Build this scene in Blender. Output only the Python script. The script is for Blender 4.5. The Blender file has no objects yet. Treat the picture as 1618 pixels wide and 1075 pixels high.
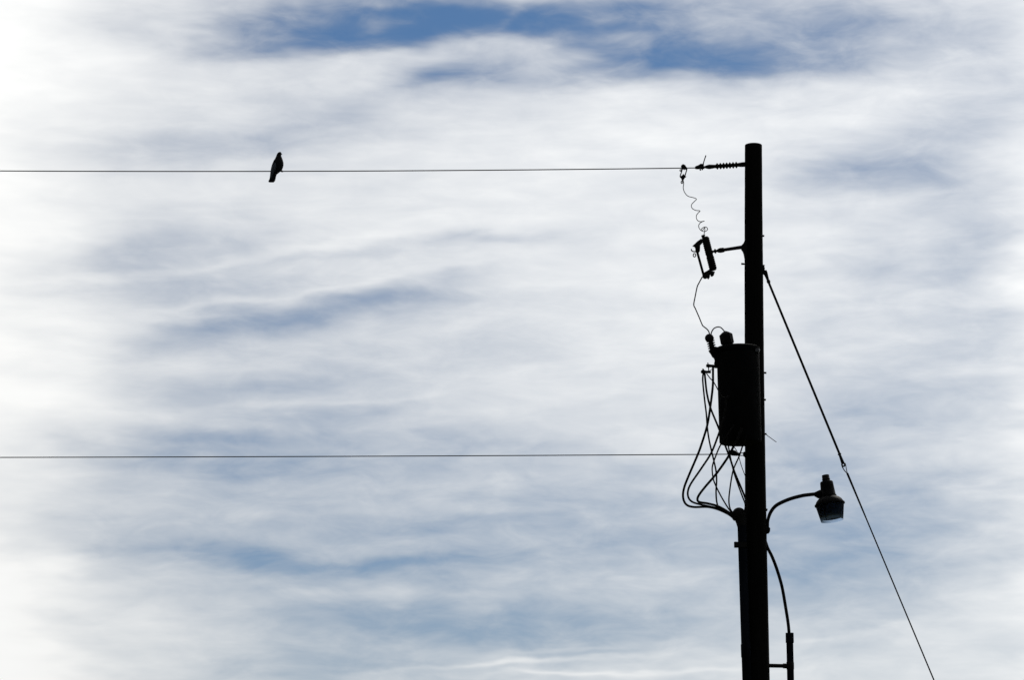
import bpy, math, random
from mathutils import Vector, Matrix

random.seed(7)
sc = bpy.context.scene
COL = sc.collection

# ------------------------------------------------------------------ camera
W, H, F = 1618.0, 1075.0, 5000.0          # photograph size, focal length in its pixels
PITCH = math.radians(10.5)
CAM = Vector((0, 0, 1.6))
DIST = 35.0                               # distance of the pole from the photographer
cam_data = bpy.data.cameras.new('camera')
cam_data.sensor_width = 36.0
cam_data.lens = 36.0 * F / W
cam_data.clip_start = 0.1
cam_data.clip_end = 20000
cam = bpy.data.objects.new('camera', cam_data)
COL.objects.link(cam)
cam.location = CAM
cam.rotation_euler = (math.pi / 2 + PITCH, 0, 0)
sc.camera = cam
sc.render.resolution_x, sc.render.resolution_y = 1024, 681

FWD = Vector((0, math.cos(PITCH), math.sin(PITCH)))
UP = Vector((0, -math.sin(PITCH), math.cos(PITCH)))


def ray(px, py):
    return FWD + Vector((1, 0, 0)) * ((px - W / 2) / F) + UP * ((H / 2 - py) / F)


def P(px, py, dy=0.0):
    """Point of the vertical plane `dy` metres behind the pole plane."""
    d = ray(px, py)
    return CAM + d * ((DIST + dy) / d.y)


S = (P(1200, 540) - P(1199, 540)).length   # metres for one photo pixel at the pole

# ------------------------------------------------------------------ light
SUN_AZ, SUN_EL = math.radians(28), math.radians(42)   # in front of the camera, high on the right
sun_dir = Vector((math.sin(SUN_AZ) * math.cos(SUN_EL), math.cos(SUN_AZ) * math.cos(SUN_EL), math.sin(SUN_EL)))
sd = bpy.data.lights.new('sun', 'SUN')
sd.energy = 2.0
sd.angle = math.radians(0.6)
sd.color = (1.0, 0.96, 0.9)
sun = bpy.data.objects.new('sun', sd)
COL.objects.link(sun)
sun.rotation_euler = (-sun_dir).to_track_quat('-Z', 'Y').to_euler()
sun.location = (20, 0, 60)

world = bpy.data.worlds.new('World')
sc.world = world
world.use_nodes = True
world.cycles.sampling_method = 'MANUAL'
world.cycles.sample_map_resolution = 256
nt = world.node_tree
nt.nodes.clear()


def N(kind, **kw):
    n = nt.nodes.new(kind)
    for k, v in kw.items():
        setattr(n, k, v)
    return n


def L(a, b):
    nt.links.new(a, b)


def M(op, a, b=None, c=None, clamp=False):
    n = N('ShaderNodeMath', operation=op)
    n.use_clamp = clamp
    for i, v in enumerate((a, b, c)):
        if v is None:
            continue
        if isinstance(v, (int, float)):
            n.inputs[i].default_value = v
        else:
            L(v, n.inputs[i])
    return n.outputs[0]


sky = N('ShaderNodeTexSky', sky_type='NISHITA')
sky.sun_disc = False
sky.sun_elevation = SUN_EL
sky.sun_rotation = SUN_AZ
sky.altitude = 2500
sky.air_density = 1.0
sky.dust_density = 0.6
sky.ozone_density = 4.0

tc = N('ShaderNodeTexCoord')
DIR = tc.outputs['Generated']
sep = N('ShaderNodeSeparateXYZ')
L(DIR, sep.inputs[0])
az = M('MULTIPLY', M('ARCTAN2', sep.outputs[0], sep.outputs[1]), 180 / math.pi)
el = M('MULTIPLY', M('ARCSINE', sep.outputs[2]), 180 / math.pi)

# streaky high cloud: noise stretched along the wind, two sizes, plus a warp for the cloud edges
def streak(scale, rot, detail, rough, dist, off=0.0):
    mp = N('ShaderNodeMapping')
    mp.inputs['Rotation'].default_value = (0, math.radians(rot), 0)
    mp.inputs['Scale'].default_value = scale
    mp.inputs['Location'].default_value = (off, off * .7, off * 1.3)
    L(DIR, mp.inputs[0])
    n = N('ShaderNodeTexNoise')
    n.inputs['Scale'].default_value = 1.0
    n.inputs['Detail'].default_value = detail
    n.inputs['Roughness'].default_value = rough
    n.inputs['Distortion'].default_value = dist
    L(mp.outputs[0], n.inputs['Vector'])
    return n


n_warp = streak((16, 16, 46), 5, 2, 0.55, 0, 3.1)
n_warp2 = streak((46, 46, 160), 6, 2, 0.6, 0, 9.4)
n_big = streak((9, 9, 40), 7, 4, 0.55, 0.4, 1.7)
n_fine = streak((24, 24, 140), 9, 5, 0.56, 0.5, 5.3)
n_puff = streak((48, 48, 130), 12, 4, 0.58, 0.4, 2.2)

cmb = N('ShaderNodeCombineXYZ')
L(az, cmb.inputs[0])
L(el, cmb.inputs[1])
cmb.inputs[2].default_value = 1.0


def warp(vec, noise, amp):
    s = N('ShaderNodeVectorMath', operation='SUBTRACT')
    L(noise.outputs['Color'], s.inputs[0])
    s.inputs[1].default_value = (0.5, 0.5, 0.5)
    m = N('ShaderNodeVectorMath', operation='MULTIPLY_ADD')
    L(s.outputs[0], m.inputs[0])
    m.inputs[1].default_value = amp
    L(vec, m.inputs[2])
    return m.outputs[0]


VEC = warp(warp(cmb.outputs[0], n_warp, (2.8, 0.75, 0)), n_warp2, (1.3, 0.34, 0))
DEG = math.degrees(1 / F)
# cloud banks (+) and thin places (-): centre, half sizes (all as seen in the photograph), slope, weight
BANKS = [
    # blue gaps of the upper sky
    (700, 22, 90, 28, 8, -.46), (640, 40, 110, 26, 4, -.30), (480, 62, 150, 22, 2, -.44), (440, 30, 130, 40, 0, -.22),
    (945, 48, 95, 26, -5, -.36), (1085, 84, 95, 23, 3, -.40), (880, 18, 150, 24, 0, -.40), (1060, 24, 240, 32, 0, -.34),
    (1255, 78, 120, 38, 4, -.32), (1380, 45, 100, 40, 0, -.24), (740, 108, 110, 20, 4, -.34), (985, 108, 120, 16, 8, -.32),
    (860, 66, 380, 50, 0, -.22), (520, 40, 170, 45, 0, -.14), (1300, 50, 150, 50, 0, -.12), (560, 20, 120, 20, 0, -.15), (1180, 100, 60, 14, 0, -.14),
    (710, 73, 120, 14, 8, .17), (600, 90, 90, 12, 4, .10), (860, 66, 50, 10, -6, .14), (560, 45, 70, 8, 4, .12), (1020, 62, 70, 9, -4, .14),
    (470, 92, 100, 14, 3, .10), (1160, 55, 60, 12, 0, .10), (880, 92, 60, 9, 0, .10), (800, 30, 30, 14, 60, .16),
    (850, 150, 260, 18, 3, .05), (700, 120, 140, 9, 10, -.06),
    # middle left
    (320, 232, 150, 20, 2, -.22), (480, 205, 70, 20, 20, -.12), (560, 180, 80, 24, 15, -.08), (420, 180, 60, 20, 20, -.05), (600, 215, 120, 14, 8, -.07),
    (250, 392, 160, 24, 5, -.24), (360, 408, 220, 7, 8, .14), (760, 385, 80, 12, 5, -.20), (530, 398, 130, 10, 4, -.14), (290, 350, 150, 18, 3, -.08),
    (520, 484, 150, 20, 7, -.28), (370, 520, 130, 20, 10, -.24), (250, 450, 170, 32, 0, -.22), (400, 440, 190, 16, 6, -.10),
    (650, 470, 90, 20, 0, -.18), (560, 550, 300, 40, 4, -.20), (500, 458, 150, 6, 8, .14), (700, 520, 200, 12, 6, .05),
    (400, 625, 220, 34, 5, -.22), (420, 610, 90, 10, 6, -.10), (540, 655, 130, 16, 5, -.20), (470, 580, 160, 10, 5, .06), (520, 636, 150, 6, 5, .07),
    (330, 697, 200, 18, 3, -.28), (400, 738, 200, 18, 0, -.24), (720, 708, 170, 15, 2, -.18), (560, 690, 160, 10, 3, -.10),
    (520, 790, 460, 60, 0, -.18), (600, 806, 170, 12, 2, .08), (330, 300, 200, 30, 4, .04), (640, 830, 300, 20, 0, -.06),
    # lower left and middle
    (540, 898, 160, 20, -2, -.24), (340, 876, 180, 16, -2, -.24), (120, 908, 70, 12, 0, -.12), (650, 893, 130, 9, 2, -.14),
    (650, 985, 220, 28, -3, -.22), (520, 1050, 180, 34, 0, -.24), (850, 985, 160, 36, 0, -.15), (700, 940, 200, 8, 2, .06),
    (600, 940, 450, 150, 0, -.26), (1000, 960, 260, 120, 0, -.18), (820, 1047, 150, 5, 4, .26), (960, 1066, 170, 4, 1, .22),
    (900, 1022, 120, 5, 6, .14), (1000, 860, 180, 34, 0, -.12), (880, 760, 200, 30, 0, -.10), (1010, 800, 140, 18, 0, -.08), (1000, 1000, 100, 30, 0, -.08),
    # right of the pole
    (1390, 268, 130, 40, 4, -.17), (1300, 265, 60, 16, 0, -.10), (1490, 395, 150, 60, 12, -.17), (1560, 500, 80, 120, 0, -.12),
    (1440, 560, 140, 44, 10, -.12), (1400, 655, 180, 48, 5, -.18), (1390, 790, 180, 54, 0, -.26), (1300, 480, 70, 60, 0, -.05),
    (1370, 878, 160, 44, 0, -.30), (1290, 740, 120, 70, 0, -.12), (1500, 160, 150, 60, 10, -.08), (1300, 950, 120, 50, 0, -.18), (1450, 960, 90, 40, 10, -.10),
    (1480, 600, 110, 8, 6, .08), (1320, 1010, 160, 6, 10, .08), (1420, 720, 140, 7, 4, .06),
    # white vignette of the side edges put into the sky as added cloud; overall corrections
    (-110, 540, 160, 900, 0, .27), (-60, 1030, 230, 130, -12, .28), (-60, 40, 220, 150, 8, .03), (80, 560, 90, 300, 0, .06),
    (1640, 90, 150, 110, 0, -.22), (1480, 620, 220, 420, 0, -.05), (1400, 262, 130, 40, 4, -.20), (430, 560, 330, 190, 0, -.07), (520, 160, 260, 55, 0, -.05), (740, 150, 240, 30, 4, -.08), (1230, 130, 170, 34, 0, -.08), (1530, 760, 120, 60, 0, -.04),
    (1640, 1040, 110, 70, 20, -.03), (740, 990, 330, 60, 0, .10), (340, 705, 150, 22, 2, -.08), (560, 800, 300, 40, 0, .05), (1720, 540, 80, 900, 0, .20), (400, 620, 220, 60, 4, .13), (1580, 500, 90, 120, 0, .02), (1100, 930, 120, 80, 0, .04),
]
acc = None
for (bx, by, sx, sy, rot, wgt) in BANKS:
    r = ray(bx, by).normalized()
    caz, cel = math.degrees(math.atan2(r.x, r.y)), math.degrees(math.asin(r.z))
    ca, sa = math.cos(math.radians(rot)), math.sin(math.radians(rot))
    e = []
    for (ex, ey, sz) in ((ca, sa, sx), (-sa, ca, sy)):
        k = 1 / (sz * DEG * 1.25)
        d = N('ShaderNodeVectorMath', operation='DOT_PRODUCT')
        L(VEC, d.inputs[0])
        d.inputs[1].default_value = (ex * k, ey * k, -(caz * ex + cel * ey) * k)
        e.append(d.outputs['Value'])
    g = M('EXPONENT', M('MULTIPLY_ADD', e[0], M('MULTIPLY', e[0], -1.0), M('MULTIPLY', e[1], M('MULTIPLY', e[1], -1.0))))
    acc = M('MULTIPLY_ADD', g, wgt * 0.85, 0.79 if acc is None else acc)

cover = M('MULTIPLY_ADD', M('SUBTRACT', n_big.outputs['Fac'], 0.5), 0.25, acc)
fine_amp = M('MULTIPLY', M('MULTIPLY_ADD', acc, -2.6, 3.0, clamp=True), 0.20)      # streaks weaken in the painted edge fade and other thick cover
cover = M('MULTIPLY_ADD', M('SUBTRACT', n_fine.outputs['Fac'], 0.5), fine_amp, cover)
puff_amp = M('MULTIPLY_ADD', M('SUBTRACT', 0.85, acc, clamp=True), 1.0, 0.09)      # broken cloud is raggeder than the closed sheet
cover = M('MULTIPLY_ADD', M('SUBTRACT', n_puff.outputs['Fac'], 0.5), puff_amp, cover)
cover = M('SMOOTH_MAX', cover, 0.05, 0.32)
cover = M('SMOOTH_MIN', cover, 1.08, 0.12)

# thin high cloud scatters the sun forward: it is brightest on the sun's side of the sky
dt = N('ShaderNodeVectorMath', operation='DOT_PRODUCT')
L(DIR, dt.inputs[0])
dt.inputs[1].default_value = sun_dir
half = M('MULTIPLY_ADD', dt.outputs['Value'], 0.5, 0.5, clamp=True)
phase = M('MULTIPLY_ADD', M('POWER', half, 3.0), 0.9, 0.18)
STR = 0.1
cl = N('ShaderNodeVectorMath', operation='SCALE')
cl.inputs[0].default_value = (1.0 / STR, 1.003 / STR, 0.992 / STR)
L(M('MULTIPLY', phase, M('MULTIPLY_ADD', cover, 0.78, 0.54)), cl.inputs['Scale'])
tint = N('ShaderNodeVectorMath', operation='MULTIPLY')
L(sky.outputs[0], tint.inputs[0])
tint.inputs[1].default_value = (0.25, 0.485, 0.605)
# air near the horizon is hazier and greyer, all the way round
hz = N('ShaderNodeMix', data_type='RGBA')
L(M('MULTIPLY', M('MULTIPLY_ADD', el, -1 / 16, 1.0, clamp=True), 0.55), hz.inputs[0])
L(tint.outputs[0], hz.inputs[6])
hz.inputs[7].default_value = (.17 / STR, .23 / STR, .33 / STR, 1)
mix = N('ShaderNodeMix', data_type='RGBA')
mix.clamp_factor = True
L(M('POWER', cover, 0.75), mix.inputs[0])
L(hz.outputs[2], mix.inputs[6])
L(cl.outputs[0], mix.inputs[7])
bg = N('ShaderNodeBackground')
bg.inputs['Strength'].default_value = STR
L(mix.outputs[2], bg.inputs['Color'])
wo = N('ShaderNodeOutputWorld')
L(bg.outputs[0], wo.inputs[0])

vs = sc.view_settings
vs.view_transform = 'Standard'
vs.look = 'None'
vs.gamma = 1.0
vs.exposure = 0.0
vs.use_curve_mapping = False
sc.cycles.max_bounces = 6
sc.cycles.transparent_max_bounces = 12
sc.cycles.use_denoising = True
sc.cycles.use_adaptive_sampling = True
sc.cycles.adaptive_threshold = 0.015
sc.cycles.adaptive_min_samples = 12


# ------------------------------------------------------------------ materials
def material(name, c1, c2, rough=0.8, spec=0.2, scale=(20, 20, 20), bump=0.0, metallic=0.0, coat=0.0):
    m = bpy.data.materials.new(name)
    m.use_nodes = True
    t = m.node_tree
    b = t.nodes['Principled BSDF']
    co = t.nodes.new('ShaderNodeTexCoord')
    mp = t.nodes.new('ShaderNodeMapping')
    mp.inputs['Scale'].default_value = scale
    t.links.new(co.outputs['Object'], mp.inputs[0])
    n = t.nodes.new('ShaderNodeTexNoise')
    n.inputs['Scale'].default_value = 1
    n.inputs['Detail'].default_value = 6
    n.inputs['Roughness'].default_value = 0.65
    t.links.new(mp.outputs[0], n.inputs['Vector'])
    r = t.nodes.new('ShaderNodeValToRGB')
    r.color_ramp.elements[0].position = 0.35
    r.color_ramp.elements[1].position = 0.68
    r.color_ramp.elements[0].color = (*c1, 1)
    r.color_ramp.elements[1].color = (*c2, 1)
    t.links.new(n.outputs['Fac'], r.inputs[0])
    t.links.new(r.outputs[0], b.inputs['Base Color'])
    b.inputs['Roughness'].default_value = rough
    b.inputs['Specular IOR Level'].default_value = spec
    b.inputs['Metallic'].default_value = metallic
    if bump:
        bp = t.nodes.new('ShaderNodeBump')
        bp.inputs['Strength'].default_value = bump
        bp.inputs['Distance'].default_value = 0.01
        t.links.new(n.outputs['Fac'], bp.inputs['Height'])
        t.links.new(bp.outputs[0], b.inputs['Normal'])
    return m


MAT = {
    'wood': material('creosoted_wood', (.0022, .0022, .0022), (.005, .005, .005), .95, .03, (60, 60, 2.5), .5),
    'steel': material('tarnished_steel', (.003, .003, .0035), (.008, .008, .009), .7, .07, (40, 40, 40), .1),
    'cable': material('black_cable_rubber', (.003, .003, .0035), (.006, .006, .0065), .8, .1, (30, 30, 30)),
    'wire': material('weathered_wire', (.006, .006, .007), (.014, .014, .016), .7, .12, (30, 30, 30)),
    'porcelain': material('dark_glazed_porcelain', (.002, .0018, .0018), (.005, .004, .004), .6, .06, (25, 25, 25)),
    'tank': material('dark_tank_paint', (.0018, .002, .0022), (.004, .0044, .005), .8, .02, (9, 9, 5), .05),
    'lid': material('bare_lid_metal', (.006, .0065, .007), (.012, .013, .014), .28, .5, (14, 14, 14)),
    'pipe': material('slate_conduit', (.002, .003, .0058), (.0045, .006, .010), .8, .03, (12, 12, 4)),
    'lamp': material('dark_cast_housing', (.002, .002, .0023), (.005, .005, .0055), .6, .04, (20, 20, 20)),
    'blocker': material('blocker_black', (.003, .004, .005), (.007, .008, .010), .7, .04, (30, 30, 30)),  # near-black, for the light-blocking core inside the refractor
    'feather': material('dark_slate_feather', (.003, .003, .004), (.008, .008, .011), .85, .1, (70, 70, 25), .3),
    'wing': material('grey_wing_feather', (.02, .024, .032), (.06, .07, .09), .8, .1, (60, 60, 18), .3),
    'claw': material('dark_claw', (.012, .008, .007), (.02, .013, .012), .7, .2, (60, 60, 60)),
    'ground': material('dry_grass_ground', (.035, .045, .018), (.10, .085, .045), .95, .05, (.6, .6, .6), .3),
}
ac = bpy.data.materials.new('smoked_ribbed_acrylic')
ac.use_nodes = True
t = ac.node_tree
b = t.nodes['Principled BSDF']
b.inputs['Base Color'].default_value = (.012, .017, .022, 1)
b.inputs['Roughness'].default_value = .5
b.inputs['Specular IOR Level'].default_value = .1
tr = t.nodes.new('ShaderNodeBsdfTranslucent')
nn = t.nodes.new('ShaderNodeTexNoise')
nn.inputs['Scale'].default_value = 9
rr = t.nodes.new('ShaderNodeValToRGB')
rr.color_ramp.elements[0].color = (.30, .44, .66, 1)
rr.color_ramp.elements[1].color = (.42, .56, .8, 1)
t.links.new(nn.outputs['Fac'], rr.inputs[0])
t.links.new(rr.outputs[0], tr.inputs[0])
mx = t.nodes.new('ShaderNodeMixShader')
mx.inputs[0].default_value = .8
t.links.new(b.outputs[0], mx.inputs[1])
t.links.new(tr.outputs[0], mx.inputs[2])
t.links.new(mx.outputs[0], t.nodes['Material Output'].inputs[0])
MAT['acrylic'] = ac


# ------------------------------------------------------------------ shapes: each returns (verts, faces)
def frame(d):
    d = d.normalized()
    a = Vector((0, 1, 0)) if abs(d.y) < .9 else Vector((0, 0, 1))
    u = d.cross(a).normalized()
    return u, d.cross(u).normalized()


def spline(pts, n=6):
    out = []
    k = len(pts)
    for i in range(k - 1):
        p0, p1, p2, p3 = pts[max(i - 1, 0)], pts[i], pts[i + 1], pts[min(i + 2, k - 1)]
        for j in range(n):
            s = j / n
            out.append(0.5 * ((2 * p1) + (p2 - p0) * s + (2 * p0 - 5 * p1 + 4 * p2 - p3) * s * s
                              + (3 * p1 - p0 - 3 * p2 + p3) * s ** 3))
    out.append(pts[-1].copy())
    return out


def tube(pts, r, seg=8, smooth=6, closed=False):
    """Sweep along points; r is one radius or one per given point (metres)."""
    rs = r if isinstance(r, (list, tuple)) else [r] * len(pts)
    if smooth:
        path = spline(pts, smooth)
        rad = []
        for i in range(len(pts) - 1):
            rad += [rs[i] + (rs[i + 1] - rs[i]) * j / smooth for j in range(smooth)]
        rad.append(rs[-1])
    else:
        path, rad = pts, rs
    v, f = [], []
    u = None
    n = len(path)
    for i, p in enumerate(path):
        if closed:
            d = (path[(i + 1) % n] - path[i - 1]).normalized()
        else:
            d = (path[min(i + 1, n - 1)] - path[max(i - 1, 0)]).normalized()
        if u is None:
            u, w = frame(d)
        else:
            u = (u - d * u.dot(d)).normalized()
            w = d.cross(u)
        for k in range(seg):
            a = 2 * math.pi * k / seg
            v.append(p + (u * math.cos(a) + w * math.sin(a)) * rad[i])
    for i in range(n if closed else n - 1):
        j = (i + 1) % n
        for k in range(seg):
            f.append((i * seg + k, i * seg + (k + 1) % seg, j * seg + (k + 1) % seg, j * seg + k))
    if not closed:
        f.append(tuple(range(seg))[::-1])
        f.append(tuple((n - 1) * seg + k for k in range(seg)))
    return v, f


def lathe(A, B, prof, seg=24, caps=True):
    """Turn a profile [(distance from A along A>B, radius)] round the axis."""
    d = (B - A).normalized()
    u, w = frame(d)
    v, f = [], []
    for (t_, r_) in prof:
        for k in range(seg):
            a = 2 * math.pi * k / seg
            v.append(A + d * t_ + (u * math.cos(a) + w * math.sin(a)) * max(r_, 1e-4))
    for i in range(len(prof) - 1):
        for k in range(seg):
            f.append((i * seg + k, i * seg + (k + 1) % seg, (i + 1) * seg + (k + 1) % seg, (i + 1) * seg + k))
    if caps:
        f.append(tuple(range(seg))[::-1])
        f.append(tuple((len(prof) - 1) * seg + k for k in range(seg)))
    return v, f


def plate(poly, th, dy=0.0, bev=0.15):
    """A thick plate: outline in photo pixels on the plane dy, th metres thick, with eased edges."""
    n = len(poly)
    cx = sum(p[0] for p in poly) / n
    cy = sum(p[1] for p in poly) / n
    v, f = [], []
    for (o, k) in ((-th / 2, 1 - bev), (-th / 2 * .6, 1), (th / 2 * .6, 1), (th / 2, 1 - bev)):
        for (x, y) in poly:
            q = P(cx + (x - cx) * k, cy + (y - cy) * k, dy)
            v.append(q + Vector((0, o, 0)))
    for i in range(3):
        for k in range(n):
            f.append((i * n + k, i * n + (k + 1) % n, (i + 1) * n + (k + 1) % n, (i + 1) * n + k))
    f.append(tuple(range(n))[::-1])
    f.append(tuple(3 * n + k for k in range(n)))
    return v, f


def ball(c, rx, ry, rz, seg=16, rings=10):
    v, f = [], []
    for i in range(rings + 1):
        a = math.pi * i / rings
        for k in range(seg):
            b_ = 2 * math.pi * k / seg
            s = max(math.sin(a), .02)
            v.append(c + Vector((rx * s * math.cos(b_), ry * s * math.sin(b_), rz * math.cos(a))))
    for i in range(rings):
        for k in range(seg):
            f.append((i * seg + k, (i + 1) * seg + k, (i + 1) * seg + (k + 1) % seg, i * seg + (k + 1) % seg))
    f.append(tuple(range(seg)))
    f.append(tuple(rings * seg + k for k in range(seg))[::-1])
    return v, f


def join(*shapes):
    v, f = [], []
    for (a, b_) in shapes:
        o = len(v)
        v += a
        f += [tuple(i + o for i in q) for q in b_]
    return v, f


# ------------------------------------------------------------------ objects
def link_mesh(name, shape, mat, origin, flat=False):
    v, f = shape
    me = bpy.data.meshes.new(name)
    me.from_pydata([tuple(p - origin) for p in v], [], f)
    me.update()
    me.materials.append(MAT[mat])
    for p in me.polygons:
        p.use_smooth = len(p.vertices) == 4
    if not flat:
        try:
            me.set_sharp_from_angle(angle=math.radians(50))
        except Exception:
            pass
    o = bpy.data.objects.new(name, me)
    COL.objects.link(o)
    return o


def tag(o, label, cat, group=None):
    o['label'] = label
    o['category'] = cat
    if group:
        o['group'] = group
    return o


def thing(name, label, cat, loc, group=None):
    o = bpy.data.objects.new(name, None)
    o.empty_display_size = .1
    COL.objects.link(o)
    o.location = loc
    return tag(o, label, cat, group)


def root_of(o):
    while o.parent:
        o = o.parent
    return o


def part(name, shape, mat, parent):
    o = link_mesh(name, shape, mat, Vector(root_of(parent).location))
    o.parent = parent
    return o


def single(name, shape, mat, label, cat, origin, group=None):
    o = link_mesh(name, shape, mat, origin)
    o.location = origin
    return tag(o, label, cat, group)


def path(pts, dy=0.0):
    out = []
    for p in pts:
        out.append(P(p[0], p[1], p[2] if len(p) > 2 else dy))
    return out


def on_ground(px_a, py_a, px_b, py_b, dy):
    """Where the straight line through two photo points of the plane dy meets the ground."""
    a, b_ = P(px_a, py_a, dy), P(px_b, py_b, dy)
    s = a.z / (a.z - b_.z)
    return a + (b_ - a) * s


# ground: one sheet out to the horizon
gv, gf = [], []
xs = [-6000, -2000, -600, -200] + list(range(-80, 81, 8)) + [200, 600, 2000, 6000]
for yy in xs:
    for xx in xs:
        near = max(0, 1 - math.hypot(xx, yy) / 90)
        gv.append(Vector((xx, yy + 30, -0.02 + near * random.uniform(-.03, .02))))
nx = len(xs)
for j in range(nx - 1):
    for i in range(nx - 1):
        gf.append((j * nx + i, j * nx + i + 1, (j + 1) * nx + i + 1, (j + 1) * nx + i))
g = link_mesh('ground', (gv, gf), 'ground', Vector((0, 0, 0)))
g['kind'] = 'structure'

# ---- utility pole
base = on_ground(1192.8, 700, 1197, 1075, 0)
base.z = 0
pole = thing('utility_pole', 'tall dark wooden utility pole rising through the right side of the photo', 'utility pole', base)
ctl = [(1190.4, 229.5, 13.7), (1190.6, 330, 14.2), (1191.0, 430, 14.8), (1191.8, 560, 15.2), (1192.9, 700, 15.9),
       (1194.4, 860, 17.1), (1196.8, 1075, 19.0)]
axis = [P(x, y) for (x, y, r) in ctl] + [base - Vector((0, 0, .6))]
rads = [r * S for (x, y, r) in ctl] + [.185]
SEG = 40
cr = [sum(a * math.sin(k * b_ + c) for (a, b_, c) in ((.004, 7 * 2 * math.pi / SEG, 1), (.003, 13 * 2 * math.pi / SEG, 4)))
      for k in range(SEG)]
v, f = [], []
steps = 14
rows = []
for i in range(len(axis) - 1):
    for j in range(steps):
        s = j / steps
        rows.append((axis[i].lerp(axis[i + 1], s), rads[i] + (rads[i + 1] - rads[i]) * s))
rows.append((axis[-1], rads[-1]))
top = axis[0]
rows = [(top + Vector((0, 0, .012)), rads[0] * .02), (top + Vector((0, 0, .011)), rads[0] * .82), (top + Vector((0, 0, .006)), rads[0] * .95)] + rows
for i, (p, r) in enumerate(rows):
    for k in range(SEG):
        a = 2 * math.pi * k / SEG
        j = 1 + cr[k] * 2 + random.uniform(-.006, .006)
        if r < rads[0] * .9:
            j = 1
        v.append(p + Vector((math.cos(a), math.sin(a), 0)) * r * j)
for i in range(len(rows) - 1):
    for k in range(SEG):
        f.append((i * SEG + k, (i + 1) * SEG + k, (i + 1) * SEG + (k + 1) % SEG, i * SEG + (k + 1) % SEG))
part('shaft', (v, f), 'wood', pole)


def bolt(x0, x1, y, r=1.25, dy=0.0):
    A, B = P(x0, y, dy), P(x1, y + (.6 if x1 > x0 else -.8), dy)
    Ld = (B - A).length
    part('bolt', lathe(A, B, [(0, r * S), (Ld * .7, r * S), (Ld * .7, r * 1.25 * S), (Ld, r * 1.25 * S)], 10), 'steel', pole)


bolt(1198, 1207.6, 372.3)
bolt(1184, 1171.2, 417.8)
bolt(1198, 1207, 573.4, 1.0)
bolt(1198, 1210.9, 589.0)
bolt(1198, 1210.2, 631.6)
bolt(1200, 1211.2, 685.8)
part('loose_tie_wire', tube(path([(1209.5, 685.4), (1213, 689), (1219, 693.5), (1227, 699.3)]), .55 * S, 6), 'wire', pole)
part('bolt', lathe(P(1200, 803.5), P(1212, 806.5), [(0, 1.4 * S), (10.6 * S, 1.4 * S), (10.6 * S, 2.1 * S), (12.8 * S, 2.1 * S)], 8), 'steel', pole)

# ---- dead-end insulator of the upper wire
A, B = P(1179, 259.6), P(1098.5, 265)
ins = thing('dead_end_insulator', 'ribbed horizontal insulator holding the upper wire to the pole near its top', 'insulator', A)
dlen = (B - A).length


def t_at(px):
    return (1179 - px) / (1179 - 1098.5) * dlen


part('pole_fitting', lathe(A, B, [(0, 4.0 * S), (t_at(1172), 3.9 * S), (t_at(1167), 3.3 * S), (t_at(1165.5), 2.9 * S)], 16), 'steel', ins)
part('core_rod', lathe(A, B, [(t_at(1167), 2.9 * S), (t_at(1130), 3.0 * S)], 16), 'porcelain', ins)
shed_mesh = None
for px in (1133.3, 1138.4, 1143.4, 1148.3, 1153.3, 1158.4, 1163.4):
    c = A + (B - A).normalized() * t_at(px)
    if shed_mesh is None:
        h = A + (B - A).normalized() * (t_at(px) - 2.3 * S)
        o = link_mesh('shed', lathe(h, B, [(0, 2.6 * S), (1.0 * S, 4.0 * S), (1.7 * S, 5.1 * S), (2.7 * S, 5.2 * S), (3.3 * S, 4.4 * S), (4.4 * S, 2.6 * S)], 20), 'porcelain', c)
        shed_mesh = o.data
    else:
        o = bpy.data.objects.new('shed', shed_mesh)
        COL.objects.link(o)
    o.parent = ins
    o.location = c - A
part('end_fitting', lathe(A, B, [(t_at(1131.5), 2.6 * S), (t_at(1128), 3.0 * S), (t_at(1120.5), 3.8 * S), (t_at(1117.5), 3.1 * S),
                                 (t_at(1113.5), 1.8 * S), (t_at(1108), 1.7 * S)], 16), 'steel', ins)
cl_ = part('strain_clamp', plate([(1098.2, 263.4), (1100, 262.4), (1102.6, 261.6), (1105.3, 260), (1107.2, 258.8), (1109.5, 259.2),
                                  (1111.6, 258.4), (1112.3, 260.5), (1112.0, 263), (1113.5, 264), (1113, 266.4), (1108, 266.8), (1101, 267), (1098.2, 266.4)],
                                 .045), 'steel', ins)
for (x, y) in ((1106.6, 269.6), (1109.8, 268.8)):
    part('clamp_bolt', lathe(P(x - .9, 264), P(x + .2, y), [(0, .8 * S), ((y - 264) * .7 * S, .8 * S), ((y - 264) * .7 * S, 1.2 * S), ((y - 264) * S, 1.2 * S)], 8), 'steel', ins)
part('wire_tail', tube(path([(1110.5, 261.5), (1112, 256), (1114, 249.5), (1115.4, 245.4)]), .85 * S, 6), 'wire', ins)


# ---- the two overhead wires
def para(p0, p1, p2):
    (x0, y0), (x1, y1), (x2, y2) = p0, p1, p2

    def q(x):
        return (y0 * (x - x1) * (x - x2) / ((x0 - x1) * (x0 - x2)) + y1 * (x - x0) * (x - x2) / ((x1 - x0) * (x1 - x2))
                + y2 * (x - x0) * (x - x1) / ((x2 - x0) * (x2 - x1)))
    return q


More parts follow.
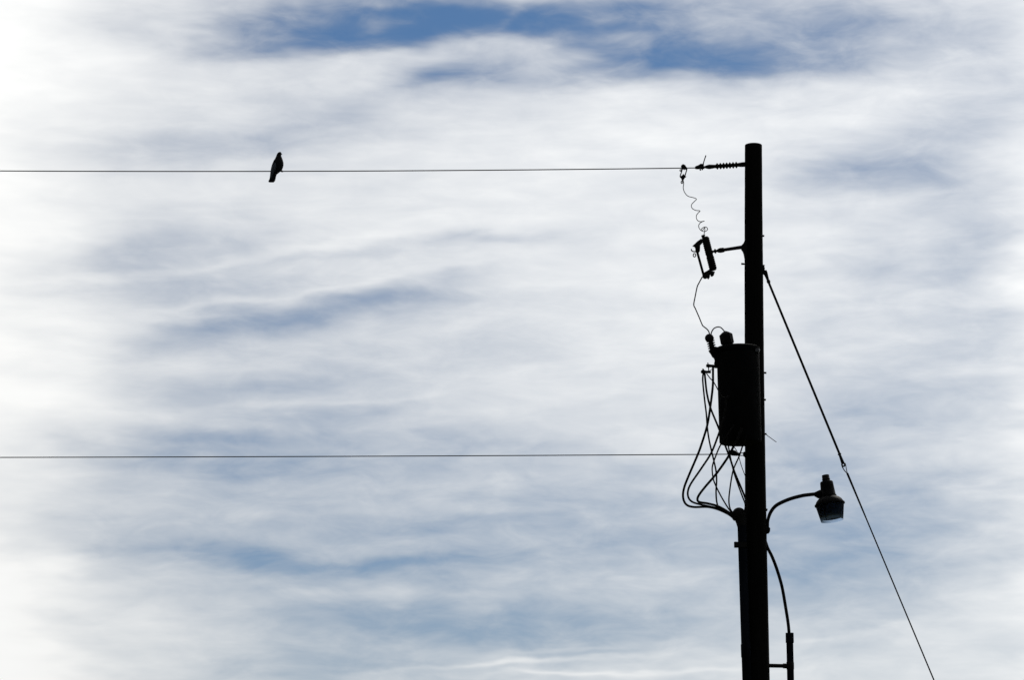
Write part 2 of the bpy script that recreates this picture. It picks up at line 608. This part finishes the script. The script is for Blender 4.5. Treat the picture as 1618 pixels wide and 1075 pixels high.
q1 = para((1100, 265.2), (440, 270.6), (0, 270.0))
xs1 = [1103 - 55 * i for i in range(75)]
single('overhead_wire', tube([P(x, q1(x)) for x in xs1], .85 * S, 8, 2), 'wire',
       'upper thin overhead wire with the bird perched on it', 'wire', P(1103, q1(1103)), 'overhead wires running off to the left')
q2 = para((1155, 718.3), (808, 720.4), (0, 723.3))
xs2 = [1158 - 55 * i for i in range(75)]
single('overhead_wire', tube([P(x, q2(x), -.02) for x in xs2], .78 * S, 8, 2), 'wire',
       'lower thin overhead wire with no bird, ending below the transformer', 'wire', P(1158, q2(1158), -.02), 'overhead wires running off to the left')

# ---- neutral dead-end below the transformer
nd = thing('neutral_dead_end', 'small dark wedge clamp tying the lower wire to the pole', 'wire clamp', P(1178, 718, -.02))
part('wedge_body', plate([(1151.5, 716.8), (1152.8, 712.4), (1156, 711.2), (1159.5, 712), (1162.5, 713), (1164.6, 715.6), (1168.5, 716.2), (1169, 720.2),
                          (1164, 720.8), (1156.5, 720.3), (1153.8, 718.8), (1151.5, 719.4)], .05, -.02), 'steel', nd)
part('clevis_arm', tube(path([(1164, 716.4), (1172, 716.4), (1178, 716.4)], -.02), .7 * S, 8, 2), 'steel', nd)
part('clevis_arm', tube(path([(1164, 720.2), (1172, 720.3), (1178, 720.3)], -.02), .7 * S, 8, 2), 'steel', nd)
part('pole_plate', plate([(1173.8, 716), (1175.5, 714.6), (1179, 714), (1179, 724), (1177, 723), (1174.2, 720.6)], .06, -.02), 'steel', nd)

# ---- stirrup with hot-line clamp on the upper wire
hc = thing('tap_clamp', 'small stirrup and tap clamp hanging from the upper wire beside the insulator', 'wire clamp', P(1080, 266))
part('wire_connector', plate([(1076, 262), (1079, 259.4), (1082.6, 261), (1084.2, 264), (1086.2, 265.6), (1085.6, 268), (1082, 267.2), (1081.4, 268.8), (1079.6, 267), (1077, 268.2), (1076.4, 265)], .05), 'steel', hc)
part('stirrup', tube(path([(1078.2, 266.8), (1076.4, 273), (1074.7, 278.6), (1077, 281.2), (1080.4, 280.6), (1082.4, 277.2), (1084, 272), (1085.5, 266.8)]), .9 * S, 8, 4), 'steel', hc)


def ring(cx, cy, rx, ry, r, dy=0, n=16, tilt=0.0):
    pts = [P(cx, cy, dy) + Vector((rx * S * math.cos(2 * math.pi * k / n), tilt * S * math.cos(2 * math.pi * k / n), ry * S * math.sin(2 * math.pi * k / n))) for k in range(n)]
    return tube(pts, r * S, 6, 0, True)


part('side_loop', ring(1075.6, 269.2, 1.25, 1.5, .75), 'steel', hc)
part('clamp_body', plate([(1079.6, 275.0), (1081.2, 276.4), (1081.6, 278), (1084.4, 279.2), (1082.4, 280.4), (1081.4, 282.2), (1079.6, 284.8), (1077.4, 284.4), (1076.3, 281.8), (1075.2, 278.9), (1077.6, 277.6)], .05), 'steel', hc)
part('eye_screw', join(ring(1077.5, 288.0, 1.3, 1.9, .8), tube(path([(1078.6, 283), (1078.1, 286)]), .9 * S, 8, 0)), 'steel', hc)

# ---- coiled jumper from clamp to cutout
co = [(1079.4, 284.2), (1080.3, 290, -.01), (1079.6, 297.4), (1082.3, 304.9), (1087.5, 310.1, .03), (1095.7, 312.3, .05), (1100.5, 314.6, 0), (1097.2, 318.3, -.05),
      (1092.7, 323.5, -.04), (1093.5, 329, .02), (1099.4, 332.4, .05), (1106.1, 333.2, 0), (1103.2, 336.4, -.05), (1100.2, 341.3, -.04), (1101.4, 347.3, .02),
      (1106.1, 350.3, .05), (1112.9, 349.3, 0), (1108.4, 350.9, -.05), (1104.4, 354.9, -.04), (1104.6, 360.3, 0), (1108.6, 364.7, .04), (1114.3, 365.7, .02),
      (1118.2, 362.2, -.02), (1115.2, 358.7, -.04), (1109.8, 360.4, -.02), (1107.6, 364.0, .01), (1110.6, 363.6, .03), (1113.5, 359.6, .02), (1113.6, 364, 0), (1112.2, 371.4, 0)]
single('coiled_jumper_wire', tube(path(co), .62 * S, 6, 5), 'wire', 'thin loosely coiled wire dropping from the upper wire to the fuse cutout', 'wire', P(1079.4, 284.2))

# ---- fuse cutout
A, B = P(1114.0, 374.6), P(1127.3, 427.4)
fc = thing('fuse_cutout', 'dark tilted fuse cutout held out from the pole on an arm', 'fuse cutout', P(1176, 392))
prof = [(0, 4.4 * S), (1.2 * S, 5.4 * S)]
n_r = 15
ln = (B - A).length
for i in range(n_r):
    a0 = 2 * S + (ln - 4 * S) * i / n_r
    w_ = (ln - 4 * S) / n_r
    k = 5.6 if i == n_r // 2 + 1 else 6.3
    prof += [(a0, 5.6 * S), (a0 + w_ * .3, k * S), (a0 + w_ * .6, k * S), (a0 + w_ * .95, 5.6 * S)]
prof += [(ln - 1.5 * S, 5.6 * S), (ln, 4.3 * S)]
part('insulator', lathe(A, B, prof, 20), 'porcelain', fc)
part('top_terminal', plate([(1108, 372.4), (1110, 371.6), (1114.4, 371), (1113.6, 373.4), (1114.6, 377), (1110.4, 379), (1109.2, 376)], .05), 'steel', fc)
part('top_contact', plate([(1108.0, 377.4), (1110.4, 383.4), (1106.4, 387.6), (1105.9, 396.8), (1104, 399.4), (1099, 398.6), (1098.6, 392), (1096.8, 389.4), (1094.2, 388.9), (1097.5, 386), (1101.7, 381.8)], .06), 'steel', fc)
part('load_hook', tube(path([(1092.4, 393.6), (1092.8, 395.8), (1094.8, 397.4), (1099.5, 397.8)]), .95 * S, 8, 4), 'steel', fc)
part('pull_ring', ring(1097.3, 403.4, 2.0, 2.8, .8), 'steel', fc)
part('fuse_tube', tube(path([(1101.6, 398), (1111.2, 433)]), 2.0 * S, 12, 0), 'cable', fc)
part('hinge', plate([(1121.0, 426.0), (1123.1, 427.8), (1124.5, 428.8), (1124.2, 431), (1121.8, 434.5), (1121.4, 438.7), (1119.3, 441.6), (1117.6, 439.5), (1113.9, 440.8), (1110.5, 438.7), (1109.6, 434), (1112.6, 431), (1117.6, 428.2)], .06), 'steel', fc)
part('latch', plate([(1124.0, 428.8), (1129.6, 429.4), (1128.1, 434.9), (1125.2, 437.4), (1123.1, 436.6), (1122, 433)], .04), 'steel', fc)
A, B = P(1122, 398.2), P(1177, 390)
ln = (B - A).length


def tt(px):
    return (px - 1122) / 55 * ln


part('mounting_arm', lathe(A, B, [(0, 1.9 * S), (tt(1128.3), 1.9 * S), (tt(1129), 3.2 * S), (tt(1130.2), 4.3 * S), (tt(1131.2), 3.2 * S), (tt(1132), 1.9 * S), (tt(1133), 2.0 * S),
                                  (tt(1135), 3.3 * S), (tt(1138), 4.1 * S), (tt(1143), 3.9 * S), (tt(1145), 2.7 * S), (tt(1160), 2.8 * S), (tt(1172), 3.0 * S), (ln, 3.2 * S)], 14), 'steel', fc)
part('pole_bracket', plate([(1178, 378), (1176.2, 381), (1174.4, 385), (1171.6, 388), (1171.2, 394), (1173.6, 397.4), (1175.2, 402), (1176.4, 408.5), (1178, 410), (1186, 410), (1186, 378)], .07, -.03, .05), 'steel', fc)

# ---- lead from cutout to transformer
single('lead_wire', tube(path([(1109.8, 437.5), (1108.2, 440.4), (1104.6, 447), (1101.6, 453.5, .0), (1098.6, 468, -.1), (1096.2, 481.5, -.15), (1098.6, 487.6, -.2), (1104, 500, -.3), (1109.6, 513.6, -.34),
                              (1111.6, 516, -.36), (1116.2, 519.6, -.4), (1119.6, 523.6, -.42), (1121.6, 530, -.43)]), .95 * S, 8, 4), 'cable',
       'single wire bowing out from the fuse cutout down to the transformer bushing', 'wire', P(1109.8, 437.5))

# ---- transformer
TD = -.37
tr_ = thing('transformer', 'large dark cylindrical transformer hung on the camera side of the pole', 'transformer', P(1169.8, 704, TD))
A, B = P(1165.8, 548.6, TD), P(1170.2, 701.5, TD)
ln = (B - A).length
R = 33.8 * S * (DIST + TD) / DIST
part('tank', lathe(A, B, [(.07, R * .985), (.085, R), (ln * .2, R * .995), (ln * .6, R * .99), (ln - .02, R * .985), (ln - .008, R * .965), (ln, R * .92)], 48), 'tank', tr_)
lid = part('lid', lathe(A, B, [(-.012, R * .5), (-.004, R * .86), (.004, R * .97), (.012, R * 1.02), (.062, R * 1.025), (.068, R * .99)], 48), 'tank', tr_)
dax = (B - A).normalized()
part('lid_band', lathe(A + dax * .034, B, [(0, R * 1.0), (.002, R * 1.05), (.014, R * 1.05), (.016, R * 1.0)], 48), 'tank', lid)
part('band_clamp', plate([(1192, 550.6), (1199.2, 551.4), (1200.4, 555.6), (1198.6, 557.6), (1192.4, 556.4)], .06, TD - .13), 'lid', lid)
# hanger brackets against the pole
for (py, hgt) in ((585, 14), (668, 14)):
    c = P(1181, py, TD + .27)
    part('hanger_bracket', tube([P(1176, py, TD + .14), P(1186, py, -.06)], .05, 8, 0), 'steel', tr_)
# primary bushing, leaning out to the left
BD = TD - .06
A, B = P(1121.4, 533, BD), P(1126.4, 556, BD)
bu = part('bushing', lathe(A, B, [(0, 3.6 * S), (8 * S, 3.7 * S), (22 * S, 4.2 * S), (25 * S, 4.2 * S)], 16), 'porcelain', tr_)
ax = (B - A).normalized()
shm = None
for i in range(6):
    c = A + ax * ((2.6 + 3.6 * i) * S)
    if shm is None:
        o = link_mesh('shed', lathe(c, B, [(-1.0 * S, 3.4 * S), (-.6 * S, 5.2 * S), (0, 6.6 * S), (.7 * S, 6.6 * S), (.9 * S, 5.2 * S), (1.2 * S, 3.4 * S)], 20), 'porcelain', c)
        shm = o.data
    else:
        o = bpy.data.objects.new('shed', shm)
        COL.objects.link(o)
    o.parent = bu
    o.location = c - Vector(tr_.location)
part('terminal_cap', ball(P(1120.8, 534.6, BD - .01), 7 * S, 6.6 * S, 6.9 * S, 20, 14), 'cable', bu)
part('bushing_pocket', plate([(1120.4, 555.4), (1124, 551), (1130, 548.8), (1134, 549.8), (1138.4, 549.2), (1141, 551), (1141, 577), (1130.5, 577.5), (1128.4, 574.6), (1129.6, 569.4), (1128.3, 565.6), (1125.4, 563.2), (1123, 558.6)], .11, BD + .05, .04), 'tank', tr_)
# hexagonal arrester
A, B = P(1145.6, 523.4, TD - .05), P(1150.6, 548.6, TD - .05)
ar = part('arrester', lathe(A, B, [(0, 1.2 * S), (.5 * S, 2.2 * S), (1.6 * S, 4.6 * S), (5.6 * S, 10.2 * S), (6.6 * S, 10.5 * S), (19.4 * S, 10.5 * S), (20.4 * S, 10.0 * S), (23.2 * S, 6.6 * S),
                                    (24.5 * S, 7.2 * S), (27.5 * S, 7.4 * S)], 6), 'porcelain', tr_)
part('jumper', tube(path([(1123.2, 530, BD), (1124.6, 524.5, BD), (1128, 519.4, BD), (1133, 517.1, BD), (1137.4, 517.2, BD), (1141, 519.6, BD), (1144.8, 524.2, BD + .01)]), .95 * S, 8, 5), 'cable', ar)
# secondary terminals on the left of the tank
t1 = part('terminal', lathe(P(1137, 579.2, TD), P(1115.8, 578.2, TD), [(0, 3.3 * S), (8 * S, 3.3 * S), (8 * S, 2.2 * S), (13 * S, 2.3 * S), (16 * S, 2.7 * S), (19.5 * S, 2.7 * S), (21 * S, 1.9 * S)], 12), 'steel', tr_)
part('stud', tube(path([(1118.3, 573.4, TD), (1119.2, 578, TD), (1120, 587, TD)]), .85 * S, 8, 0), 'steel', t1)
t2 = part('terminal', lathe(P(1123.2, 588.2, TD), P(1107.4, 587.8, TD), [(0, 1.8 * S), (.8 * S, 2.2 * S), (8 * S, 2.1 * S), (9 * S, 2.8 * S), (14 * S, 2.8 * S), (15.6 * S, 1.6 * S)], 12), 'steel', tr_)
part('stud', tube(path([(1110.2, 583.2, TD), (1112, 586, TD), (1113, 590, TD)]), 1.3 * S, 8, 0), 'steel', t2)
part('support_arm', tube(path([(1120, 587.6, TD), (1128, 581, TD), (1136, 579, TD)]), .5 * S, 6, 0), 'steel', t2)
t3 = part('terminal', lathe(P(1150, 628, TD - .2), P(1147, 629, TD - .33), [(0, 3.3 * S), (.05, 3.3 * S), (.05, 2.3 * S), (.13, 2.3 * S)], 12), 'steel', tr_)
part('ground_lug', lathe(P(1166, 690, TD - .2), P(1166, 690, TD - .3), [(0, 2.4 * S), (.03, 2.4 * S), (.03, 1.6 * S), (.06, 1.6 * S)], 10), 'steel', tr_)

# ---- secondary cables from transformer to weatherhead
G = 'cables between transformer and weatherhead'
fr = TD - .29


def cable(pts, r, label, mat='cable'):
    p = path(pts)
    return single('service_cable', tube(p, r * S * 1.38, 8, 5), mat, label, 'cable', p[0], G)


HD = -.14     # plane of the weatherhead mouth
cable([(1126.6, 578.5, TD), (1126.6, 590, TD), (1126.3, 610, TD), (1122.8, 640, TD), (1117.6, 672, TD + .02), (1108.6, 702, TD + .06), (1102, 720, TD + .1), (1088.3, 752, -.24), (1080.8, 772, -.2), (1079.4, 787, -.18),
       (1084.4, 797.8, -.17), (1096, 801.8, -.16), (1118, 801.6, HD), (1134.2, 805.4, HD), (1150, 812.6, HD), (1159, 819.2, HD), (1165.5, 825, HD)], 1.3,
      'thick cable with the widest outermost loop left of the transformer')
cable([(1111.4, 588.5, TD), (1110.4, 601.9, TD), (1113.5, 633.7, TD + .01), (1116, 653.8, TD + .05), (1117.8, 677.3, TD + .09), (1121.1, 699, TD + .1), (1127.2, 725.3, -.25), (1131.4, 744.8, -.2), (1132.3, 760.7, -.18), (1131.4, 778.4, -.16),
       (1133, 796, HD), (1138, 804.5, HD), (1150, 811, HD), (1160, 817, HD)], .95, 'cable from the outer terminal hanging nearly straight down to the bundle')
cable([(1113.4, 588.5, TD - .02), (1114.4, 600, TD - .03), (1117, 622, TD - .06), (1122.8, 645.4, TD - .12), (1134.4, 674, fr + .06), (1146.4, 705.8, fr + .1), (1153.7, 725.3, -.4), (1160.7, 746.6, -.3), (1169.6, 767.8, -.25), (1177.5, 787.5, -.2), (1180, 800, -.2), (1178, 812, -.19)], 1.15,
      'cable crossing in front of the transformer base and slanting right to the pole')
cable([(1147.5, 629, TD - .31), (1146.5, 645, fr), (1142.5, 665, fr + .02), (1134.6, 689, fr + .04), (1123.6, 716.5, -.5), (1107.7, 741.3, -.38), (1092.2, 764, -.3), (1087, 776.6, -.26), (1087.8, 786.6, -.24), (1093.8, 793.6, -.22), (1106, 797.6, -.2), (1120, 800.6, -.17), (1136, 804.4, -.17), (1150, 811, -.17), (1163, 821, -.16)], 1.15,
      'cable making the second widest loop, just inside the outermost one')
cable([(1160, 672, fr - .01), (1150, 686, fr), (1138, 704.6, fr + .05), (1130.7, 721.8, -.5), (1125.9, 736, -.42), (1125.5, 746.6, -.35), (1128, 760.7, -.3), (1136, 778.4, -.24), (1144.8, 794.3, -.2), (1152.8, 806.6, -.17), (1160, 814, -.16)], .85,
      'thinner cable kinking left then slanting down right into the weatherhead')
cable([(1172, 676, fr), (1166, 693, fr + .02), (1159, 706, fr + .06), (1150.4, 722.6, -.52), (1132.5, 748.3, -.44), (1114.8, 769.2, -.36), (1104.6, 782.6, -.3), (1102, 790, -.27), (1105.2, 794, -.25), (1118.3, 796.2, -.21), (1134.2, 800.5, -.18), (1148.4, 808.2, -.17), (1162, 818, -.16)], 1.35,
      'thick cable making the innermost sharply bent loop above the bundle')
cable([(1179, 690, fr + .04), (1173.1, 705.9, fr + .1), (1167.8, 721.8, -.48), (1159.9, 739.5, -.4), (1156.3, 753.6, -.35), (1152.9, 776.6, -.28), (1151.7, 792.5, -.2), (1153.9, 804.9, -.17), (1160, 813, -.16)], .85,
      'thin cable curving from beside the pole down to the weatherhead top')
cable([(1148, 690, fr + .02), (1151, 705.9, fr + .1), (1153.9, 721.8, -.46), (1159, 744.8, -.36), (1166, 766, -.29), (1173.1, 785.4, -.23), (1177.5, 798, -.2), (1176, 810, -.19)], .85,
      'thin cable running beside the slanting cable to the right')
single('ground_wire', tube(path([(1158.5, 703, -.2), (1160.7, 707.7, -.17), (1164.6, 714, -.15), (1167.8, 723.6, -.14), (1171.3, 736, -.13), (1176.8, 751, -.12), (1183, 765, -.115)]), .6 * S, 6, 4), 'wire',
       'hair-thin bare wire from the transformer underside curving to the pole', 'wire', P(1160.7, 707.7, -.17))
single('jumper_wire', tube(path([(1116.4, 590.4, TD - .02), (1122, 598, TD - .05), (1127.6, 604, TD - .1), (1133.2, 614, TD - .17), (1140, 626, TD - .22), (1147, 629, TD - .3)]), .85 * S, 8, 4), 'cable',
       'short thin wire slanting from the outer terminal onto the transformer tank', 'wire', P(1116.4, 590.4, TD))

# ---- riser conduit with weatherhead
CD = -.125
A, B = P(1172.2, 829, CD), P(1180.0, 1075, CD)
gr_ = on_ground(1172.2, 829, 1180.0, 1075, CD)
ri = thing('riser_conduit', 'dark riser pipe with rounded weatherhead strapped along the left of the pole', 'conduit', Vector((gr_.x, gr_.y, 0)))
ln = (gr_ - A).length
k = ln / (B - A).length
t_c0 = (B - A).length * (1019 - 829) / 246
part('pipe', lathe(A, B, [(0, 7.0 * S), (t_c0, 7.0 * S), (t_c0 + .005, 7.7 * S), (t_c0 + .145, 7.7 * S), (t_c0 + .15, 7.0 * S), (ln + .3, 7.0 * S)], 20), 'pipe', ri)
part('weatherhead', join(ball(P(1167.6, 813, CD - .005), 10.6 * S, 10 * S, 10.4 * S, 20, 14),
                         lathe(P(1167.6, 812, CD), P(1172.2, 831, CD), [(0, 9.6 * S), (8 * S, 8.8 * S), (15 * S, 7.8 * S), (20 * S, 7.6 * S)], 20)), 'cable', ri)
part('cable_mouth', lathe(P(1164, 819, HD), P(1155, 812, HD), [(0, 6.5 * S), (4 * S, 5.6 * S), (7 * S, 3.8 * S)], 14), 'cable', ri)
part('strap', plate([(1159.8, 857.4), (1161, 856.8), (1167, 857.2), (1180, 857.6), (1180, 865.8), (1167, 866), (1161, 866.2), (1160, 865.6)], .05, CD - .03, .03), 'steel', ri)

# ---- right-hand conduit and its cable
A = P(1247.6, 1001, 0)
gr2 = on_ground(1247.6, 1001, 1249.2, 1075, 0)
rc = thing('side_conduit', 'slim pipe held off the right of the pole by a bracket at the bottom edge', 'conduit', Vector((gr2.x, gr2.y, 0)))
ln = (gr2 - A).length
part('pipe', lathe(A, gr2, [(.10, 5.4 * S), (ln + .3, 5.4 * S)], 18), 'pipe', rc)
part('collar', lathe(A, gr2, [(-.002, 3 * S), (0, 6.3 * S), (.108, 6.4 * S), (.112, 5.5 * S)], 18), 'pipe', rc)
sb = part('standoff', lathe(P(1208, 1052.6), P(1248, 1053.4), [(0, 3.1 * S), (28.5 * S, 3.0 * S), (28.5 * S, 3.9 * S), (33 * S, 3.9 * S), (34 * S, 3.2 * S), (40 * S, 3.2 * S)], 10), 'steel', rc)
part('pipe_clip', lathe(P(1248.5, 1046.8), P(1248.7, 1059.4), [(0, 5.5 * S), (.006, 6.0 * S), (.08, 6.0 * S), (.086, 5.5 * S)], 18), 'steel', sb)
single('riser_cable', tube(path([(1205, 846, -.02), (1209.6, 857, 0), (1213.2, 867), (1220, 880.5), (1227.8, 901), (1235.6, 928), (1241.3, 960), (1245.2, 985), (1246.9, 1003), (1247.6, 1016)]), 2.5 * S, 12, 5), 'cable',
       'thick black cable curving from the pole into the slim right pipe', 'cable', P(1213.2, 867))

# ---- street light
lt = thing('street_light', 'dark pole-mounted area light on a curved arm right of the pole', 'street light', P(1209, 838))
part('arm', tube(path([(1212.4, 843), (1212.8, 833), (1213.3, 823), (1217.2, 811), (1224.2, 801.3), (1233.6, 795.2), (1249.5, 788.6), (1267.4, 783.9), (1279.3, 782.2), (1290, 781.2)]),
                 [2.5 * S, 2.5 * S, 2.5 * S, 2.7 * S, 2.8 * S, 2.9 * S, 2.9 * S, 2.9 * S, 2.9 * S, 2.9 * S], 14, 5), 'steel', lt)
part('arm_bracket', plate([(1203, 833.6), (1215.6, 834.2), (1216.9, 836), (1216.6, 840.5), (1215.2, 843.2), (1210, 844.6), (1203, 844.6)], .08, 0, .06), 'steel', lt)
part('collar', lathe(P(1286.6, 782.4), P(1300, 779.6), [(0, 3.0 * S), (.5 * S, 3.6 * S), (5 * S, 4.6 * S), (9 * S, 5.6 * S), (13 * S, 5.8 * S)], 14), 'lamp', lt)
part('collar_clamp', plate([(1288.8, 783.5), (1296, 783), (1298, 788.4), (1294.6, 788.4), (1291, 787), (1289.2, 785.6)], .06), 'lamp', lt)
A, B = P(1304.2, 751.2), P(1315.0, 824.2, -.045)
s_ = S


def lp(*pr):
    return [(t_ * S, r_ * S) for (t_, r_) in pr]


part('photocell', lathe(A, B, lp((-.3, 3.5), (0, 5.2), (.6, 5.8), (6.2, 5.9), (6.6, 6.4), (8.2, 6.4), (8.6, 5.2), (11.5, 5.0)), 20), 'cable', lt)
part('housing', lathe(A, B, lp((10, 7.5), (10.6, 9.4), (12, 10.2), (20, 10.7), (32, 11.6), (33.4, 12.6), (34.4, 12.6), (34.8, 11.0), (36, 10.5)), 28), 'lamp', lt)
part('reflector', lathe(A, B, lp((34.5, 9.5), (35.6, 13), (37.6, 16.6), (40.4, 19.6), (43.6, 21.6), (46, 22.4), (46.2, 23.8), (48.2, 23.9), (48.6, 22.6)), 36, False), 'lamp', lt)
# refractor: a ribbed open-bottomed acrylic bowl
v, f = [], []
u, w_ = frame(B - A)
d_ = (B - A).normalized()
rg = 96
prof = [(47.8, 22.2), (52, 21.5), (60, 20.0), (68, 18.5), (72.6, 17.6), (73.6, 17.7)]
for (t_, r_) in prof:
    for k in range(rg):
        a = 2 * math.pi * k / rg
        rr_ = r_ * (1 + (.006 if k % 2 else -.006))
        v.append(A + d_ * t_ * S + (u * math.cos(a) + w_ * math.sin(a)) * rr_ * S)
for i in range(len(prof) - 1):
    for k in range(rg):
        f.append((i * rg + k, i * rg + (k + 1) % rg, (i + 1) * rg + (k + 1) % rg, (i + 1) * rg + k))
rf = part('refractor', (v, f), 'acrylic', lt)
part('seam', tube([A + d_ * t_ * S + (u * math.cos(2.2) + w_ * math.sin(2.2)) * r_ * S * 1.01 for (t_, r_) in prof], .6 * S, 6, 0), 'lamp', rf)
part('inner_blocker', lathe(A, B, lp((38, 6), (44, 16), (48, 21.2), (58, 19.6), (66, 17.6), (69.2, 16.4), (69.8, 6)), 28), 'blocker', lt)  # added opaque core, filling the refractor so that its inside stays dark

# ---- guy
gy_g = on_ground(1343, 760, 1475, 1075, 0)
guy = thing('guy_wire', 'long slanting guy wire running from the pole down to the right', 'guy wire', Vector((gy_g.x, gy_g.y, 0)))
part('pole_attachment', join(plate([(1200, 418), (1205, 418.6), (1208.6, 419.4), (1207, 421.4), (1208.6, 424), (1208, 427), (1210.6, 429.2), (1211.8, 433), (1207, 434), (1200, 430)], .05, 0, .05),
                             lathe(P(1208.2, 428), P(1215.4, 448.2), lp((0, 3.4), (4, 3.5), (10, 2.7), (16, 2.1), (17, 2.9), (20, 2.9), (21.4, 1.7)), 14)), 'steel', guy)
part('strain_rod', tube(path([(1214.4, 446), (1327, 719)]), 1.9 * S, 10, 0), 'cable', guy)
fit = part('end_fitting', join(lathe(P(1326.0, 717), P(1332.6, 734.4), lp((0, 1.8), (.4, 2.9), (2.0, 2.9), (2.4, 2.0), (10, 2.4), (16, 2.8), (18, 2.0)), 14)), 'steel', guy)
part('clevis', ring(1332.6, 734.8, 2.3, 2.6, 1.3, 0, 18), 'steel', fit)
part('thimble_loop', join(tube(path([(1335.4, 732.2), (1336.4, 736), (1337.4, 742), (1338.8, 748.5)]), .62 * S, 6, 4), tube(path([(1330.4, 737.4), (1333, 742), (1336, 746), (1338.8, 748.5)]), .8 * S, 6, 4)), 'steel', fit)
e1 = P(1338.6, 748)
dd = (gy_g - e1)
gl = dd.length
part('preformed_grip', lathe(e1, gy_g, lp((0, 1.3), (1, 1.75), (60, 1.35), (80, 1.1), (82, .9)), 10), 'steel', guy)
part('strand', tube([e1, e1 + dd * .5, gy_g + dd.normalized() * .3], 1.1 * S, 8, 0), 'wire', guy)
part('anchor_rod', tube([gy_g - dd.normalized() * .6, gy_g + dd.normalized() * .4], .012, 8, 0), 'steel', guy)

# ---- the bird on the upper wire
BX, BY = 441.0, q1(441.0)
foot = P(BX, BY)
bird = thing('pigeon', 'dark pigeon perched on the upper wire, facing right with its tail hanging down', 'bird', foot)
# horizontal slices: y, left x, right x, depth half size as a share of width, depth offset
SL = [(239.9, 441.9, 443.0, 1.0, 0), (240.5, 440.3, 444.0, .95, 0), (241.7, 438.7, 444.8, .95, 0), (243.3, 437.6, 445.0, .95, 0), (245.0, 436.9, 444.6, .92, 0),
      (246.8, 436.3, 444.5, .9, 0), (248.6, 435.4, 445.3, .88, 0), (250.6, 434.6, 446.2, .86, 0), (253.6, 432.4, 447.2, .86, 0), (257.2, 430.8, 448.1, .86, 0),
      (261.0, 429.4, 448.1, .86, 0), (264.6, 428.6, 447.3, .85, 0), (267.8, 427.8, 446.0, .83, -.004), (270.6, 427.2, 443.6, .78, -.01), (273.2, 427.0, 440.4, .68, -.016),
      (275.6, 426.8, 437.4, .55, -.02), (278.6, 426.4, 436.3, .4, -.024), (282.4, 425.8, 435.6, .3, -.028), (285.4, 424.3, 434.8, .24, -.03), (287.2, 424.0, 433.6, .2, -.031), (288.2, 425.6, 432.2, .16, -.032)]
v, f = [], []
bs = 24
for (y, xl, xr, dep, off) in SL:
    c = P((xl + xr) / 2, y, off)
    hx = (xr - xl) / 2 * S
    for k in range(bs):
        a = 2 * math.pi * k / bs
        v.append(c + Vector((hx * math.cos(a), hx * dep * math.sin(a), 0)))
for i in range(len(SL) - 1):
    for k in range(bs):
        f.append((i * bs + k, (i + 1) * bs + k, (i + 1) * bs + (k + 1) % bs, i * bs + (k + 1) % bs))
f.append(tuple(range(bs)))
f.append(tuple((len(SL) - 1) * bs + k for k in range(bs))[::-1])
part('body', (v, f), 'feather', bird)
part('beak', lathe(P(444.0, 242.9), P(446.4, 244.2), lp((0, 1.0), (.8, .75), (1.8, .45), (2.3, .1)), 8), 'claw', bird)
part('eye', ball(P(443.2, 242.1, -.021), .5 * S, .5 * S, .5 * S, 8, 6), 'claw', bird)


def wing(side):
    """A folded wing lying on the flank: long pointed shield from shoulder to tail base."""
    out = [(434.6, 252.4), (431.6, 256), (429.4, 261), (428.2, 266), (427.2, 272), (426.9, 279), (427.6, 283.5), (429.4, 280), (431.6, 275), (434.4, 269), (436.2, 262), (437, 256)]
    n_ = len(out)
    cx_, cy_ = sum(p[0] for p in out) / n_, sum(p[1] for p in out) / n_

    def skin(x, y):
        for i in range(len(SL) - 1):
            if SL[i][0] <= y <= SL[i + 1][0]:
                s = (y - SL[i][0]) / (SL[i + 1][0] - SL[i][0])
                xl, xr, dep, off = [SL[i][j] + (SL[i + 1][j] - SL[i][j]) * s for j in range(1, 5)]
                hx = (xr - xl) / 2
                q = max(0.0, 1 - ((x - (xl + xr) / 2) / hx) ** 2)
                return off + side * hx * dep * S * math.sqrt(q)
        return 0
    vv, ff = [], []
    for (k_, lift) in ((1, .001), (.8, .005), (.45, .008), (.05, .009)):
        for (x, y) in out:
            xx, yy = cx_ + (x - cx_) * k_, cy_ + (y - cy_) * k_
            vv.append(P(xx, yy, skin(xx, yy) + side * lift))
    for i in range(3):
        for k_ in range(n_):
            ff.append((i * n_ + k_, i * n_ + (k_ + 1) % n_, (i + 1) * n_ + (k_ + 1) % n_, (i + 1) * n_ + k_))
    ff.append(tuple(3 * n_ + k_ for k_ in range(n_)))
    return vv, ff


part('wing', wing(-1), 'wing', bird)
part('wing', wing(1), 'wing', bird)
for dx, dyy in ((0, -.025), (1.6, .03)):
    lg = part('leg', tube([P(BX + dx - 1.5, BY - 6, dyy * .5), P(BX + dx, BY - 1.5, dyy * .3)], .8 * S, 8, 0), 'claw', bird)
    for (ex, ey) in ((5.0, .6), (4.4, 1.6), (3.2, -.3), (-2.6, 1.2)):
        part('toe', tube([P(BX + dx, BY - 1.4, dyy * .3), P(BX + dx + ex * .6, BY - 1.0, dyy * .3 + (ey - .6) * .006), P(BX + dx + ex, BY + ey, dyy * .3 + (ey - .6) * .01)], [.9 * S, .85 * S, .45 * S], 6, 3), 'claw', lg)
